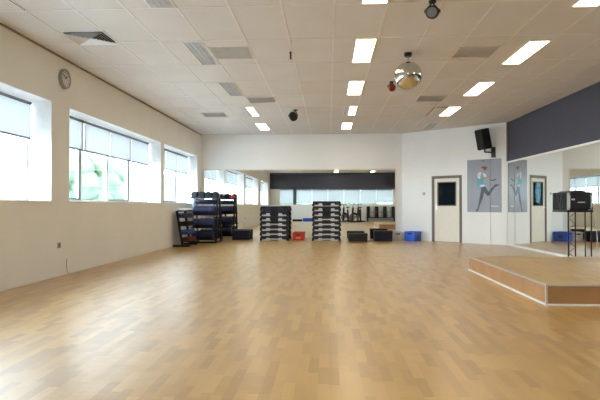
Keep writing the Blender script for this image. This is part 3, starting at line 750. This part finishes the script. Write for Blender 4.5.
# ------------------------------------------------------------------ the far end of the gym, seen in the mirrors
def exercise_bike(label):
    t = thing('exercise_bike', label, 'exercise bike', group='exercise bikes by the rear wall')
    f = MB(); f.cyl((0, -0.5, 0.05), (0, 0.5, 0.05), 0.05); f.cyl((-0.25, -0.5, 0.04), (0.25, -0.5, 0.04), 0.03); f.cyl((-0.25, 0.5, 0.04), (0.25, 0.5, 0.04), 0.03)
    f.cyl((0, -0.35, 0.04), (0, -0.28, 0.80), 0.06); f.cyl((0, 0.42, 0.05), (0, 0.30, 0.95), 0.06); f.cyl((0, -0.32, 0.45), (0, 0.36, 0.60), 0.07)
    f.build('bike_frame', M['charcoal'], t, smooth=True)
    MB().cyl((-0.025, 0.40, 0.32), (0.025, 0.40, 0.32), 0.24, seg=28).build('flywheel', M['midgrey'], t, bevel=0.006)
    MB().lathe([(0.02, 0), (0.11, 0.01), (0.12, 0.05), (0.06, 0.075)], c=(0, -0.30, 0.92), seg=16).cyl((0, -0.28, 0.78), (0, -0.29, 0.93), 0.02).build('saddle', M['black'], t, smooth=True)
    MB().tube([(-0.22, 0.52, 1.22), (-0.22, 0.30, 1.14), (0.22, 0.30, 1.14), (0.22, 0.52, 1.22)], 0.02).cyl((0, 0.30, 0.93), (0, 0.30, 1.15), 0.022).build('handlebar', M['black'], t)
    MB().cyl((-0.06, -0.02, 0.36), (0.06, -0.02, 0.36), 0.10, seg=20).tube([(0.07, -0.02, 0.36), (0.07, 0.10, 0.26), (0.16, 0.10, 0.26)], 0.015).tube([(-0.07, -0.02, 0.36), (-0.07, -0.14, 0.46), (-0.16, -0.14, 0.46)], 0.015).build('crank', M['midgrey'], t)
    return t
bp = exercise_bike('dark exercise bike reflected in the mirror, nearest the middle')
bp.location = (1.15, -2.2, 0); bp.rotation_euler = (0, 0, 0.5)
o = copy_tree(bp); o['label'] = 'dark exercise bike reflected in the mirror, second from the middle'; o.location = (1.80, -0.9, 0); o.rotation_euler = (0, 0, 0.9)
o = copy_tree(bp); o['label'] = 'dark exercise bike reflected in the mirror, closest to the mats'; o.location = (2.05, -2.15, 0); o.rotation_euler = (0, 0, 0.3)
t = thing('low_bench', 'low dark bench under the rolled mats by the rear wall', 'bench', (3.55, YB+0.3, 0))
MB().bb(-1.0, 1.0, -0.2, 0.2, 0.24, 0.28).build('seat', M['charcoal'], t)
for x in (-0.9, 0.9): MB().bb(x-0.04, x+0.04, -0.16, 0.16, 0, 0.24).build('leg', M['black'], t)
proto = None
for k in range(7):
    lab = '%s rolled exercise mat standing on the bench, %s in the row' % ('light grey' if k % 2 else 'black', ORD[k])
    o = thing('rolled_mat', lab, 'mat', (2.70+k*0.28, YB+0.3, 0.281), group='rolled mats standing by the rear wall')
    MB().cyl((0, 0, 0), (0, 0, 0.74), 0.12 if k % 2 == 0 else 0.10, seg=20).build('mat_roll', M['greyplastic'] if k % 2 else M['charcoal'], o, smooth=True)
    MB().cyl((0, 0, 0.34), (0, 0, 0.38), 0.123 if k % 2 == 0 else 0.103, seg=20).build('mat_strap', M['red'] if k == 2 else M['black'], o)
tag(MB().bb(-1.75, -1.05, -2.75, -2.25, 0.0, 0.22).build('folded_mat', M['bluevinyl'], bevel=0.02), 'thick blue folded mat on the floor, seen in the mirror', 'mat')
tag(MB().bb(-2.45, -1.80, -2.75, -2.30, 0.0, 0.14).build('folded_mat', M['rubber'], bevel=0.02), 'black folded mat on the floor left of the blue one', 'mat')

# ------------------------------------------------------------------ outside
struct(MB().bb(-60, 40, -40, 60, -1.3, -1.2).build('ground', M['bounce_ground']))
def tree(x, y, h, r, label, seed):
    rnd = random.Random(seed)
    t = thing('tree', label, 'tree', (x, y, -1.2), group='trees outside the windows')
    MB().cyl((0, 0, 0), (0, 0, h*0.55), 0.16, 0.09, seg=10).build('trunk', M['bark'], t, smooth=True)
    b = MB()
    for k in range(46):
        u = rnd.uniform(-1, 1); a = rnd.uniform(0, 2*PI); q = rnd.uniform(0.35, 0.95)*r
        p = (q*math.sqrt(1-u*u)*math.cos(a), q*math.sqrt(1-u*u)*math.sin(a), h*0.62+q*u*1.1)
        m_ = bmesh.ops.create_icosphere(b.bm, subdivisions=2, radius=r*rnd.uniform(0.2, 0.38))
        for v in m_['verts']: v.co = v.co*rnd.uniform(0.75, 1.2)+Vector(p)
    b.build('crown', M['leaf'], t)
tree(-11.5, 23.5, 5.0, 1.7, 'green leafy tree outside the long middle window', 1)
tree(-13, 17.5, 4.6, 1.5, 'green tree outside the nearest left window', 2)
tree(-14, 31, 5.5, 1.9, 'green tree farther off beyond the middle window', 3)
tree(-3.0, -11, 4.6, 1.9, 'leafy tree outside the rear window, beside its dark post', 4)
tree(1.6, -12, 4.4, 1.8, 'leafy tree outside the middle of the rear window', 5)
tree(5.5, -11, 4.8, 2.0, 'leafy tree outside the rear window towards the right wall', 6)
t = thing('building', 'pale blue-grey building far outside the far window', 'building', (-24, 62, -1.2))
MB().bb(-5, 5, -4, 4, 0, 5.5).build('building_wall', M['facade'], t); MB().bb(-5.2, 5.2, -4.2, 4.2, 5.5, 5.8).build('building_roof', M['roof'], t)
for k in range(4):
    for z in (1.0, 3.4): MB().bb(-4.2+k*2.2, -3.0+k*2.2, -4.05, -3.98, z, z+1.4).build('building_window', M['facadeglass'], t)

# ------------------------------------------------------------------ light
world = bpy.data.worlds.new('World'); scene.world = world; world.use_nodes = True
nt = world.node_tree; nt.nodes.clear()
wo = nt.nodes.new('ShaderNodeOutputWorld'); bg = nt.nodes.new('ShaderNodeBackground')
bg.inputs['Color'].default_value = (0.74, 0.88, 1.0, 1); bg.inputs['Strength'].default_value = 17.0
nt.links.new(bg.outputs[0], wo.inputs['Surface'])
def portal(loc, rot, sx, sy):
    l = bpy.data.lights.new('window_portal', 'AREA'); l.shape = 'RECTANGLE'; l.size = sx; l.size_y = sy; l.cycles.is_portal = True
    o = bpy.data.objects.new('window_portal', l); COL.objects.link(o); o.location = loc; o.rotation_euler = rot
for a, b, n in WIN: portal((XL-TH-0.02, (a+b)/2, (WZ0+WZ1)/2), (0, -PI/2, 0), WZ1-WZ0, b-a)
portal(((RWX0+RWX1)/2, YB-0.32, (RWZ0+RWZ1)/2), (PI/2, 0, 0), RWX1-RWX0, RWZ1-RWZ0)

# ------------------------------------------------------------------ camera
cam = bpy.data.cameras.new('camera'); cam.sensor_width = 36; cam.sensor_fit = 'HORIZONTAL'; cam.lens = 521.09/600*36
cam.clip_start = 0.05; cam.clip_end = 300
co = bpy.data.objects.new('camera', cam); COL.objects.link(co)
co.location = (0, 0, 1.068); co.rotation_euler = (PI/2+0.011, 0, 0.055)
scene.camera = co
scene.view_settings.view_transform = 'Standard'; scene.view_settings.look = 'None'
scene.view_settings.gamma = 1; scene.view_settings.exposure = 0.34; scene.view_settings.use_curve_mapping = False
cy = scene.cycles
cy.max_bounces = 14; cy.diffuse_bounces = 5; cy.glossy_bounces = 8; cy.transparent_max_bounces = 16; cy.transmission_bounces = 8
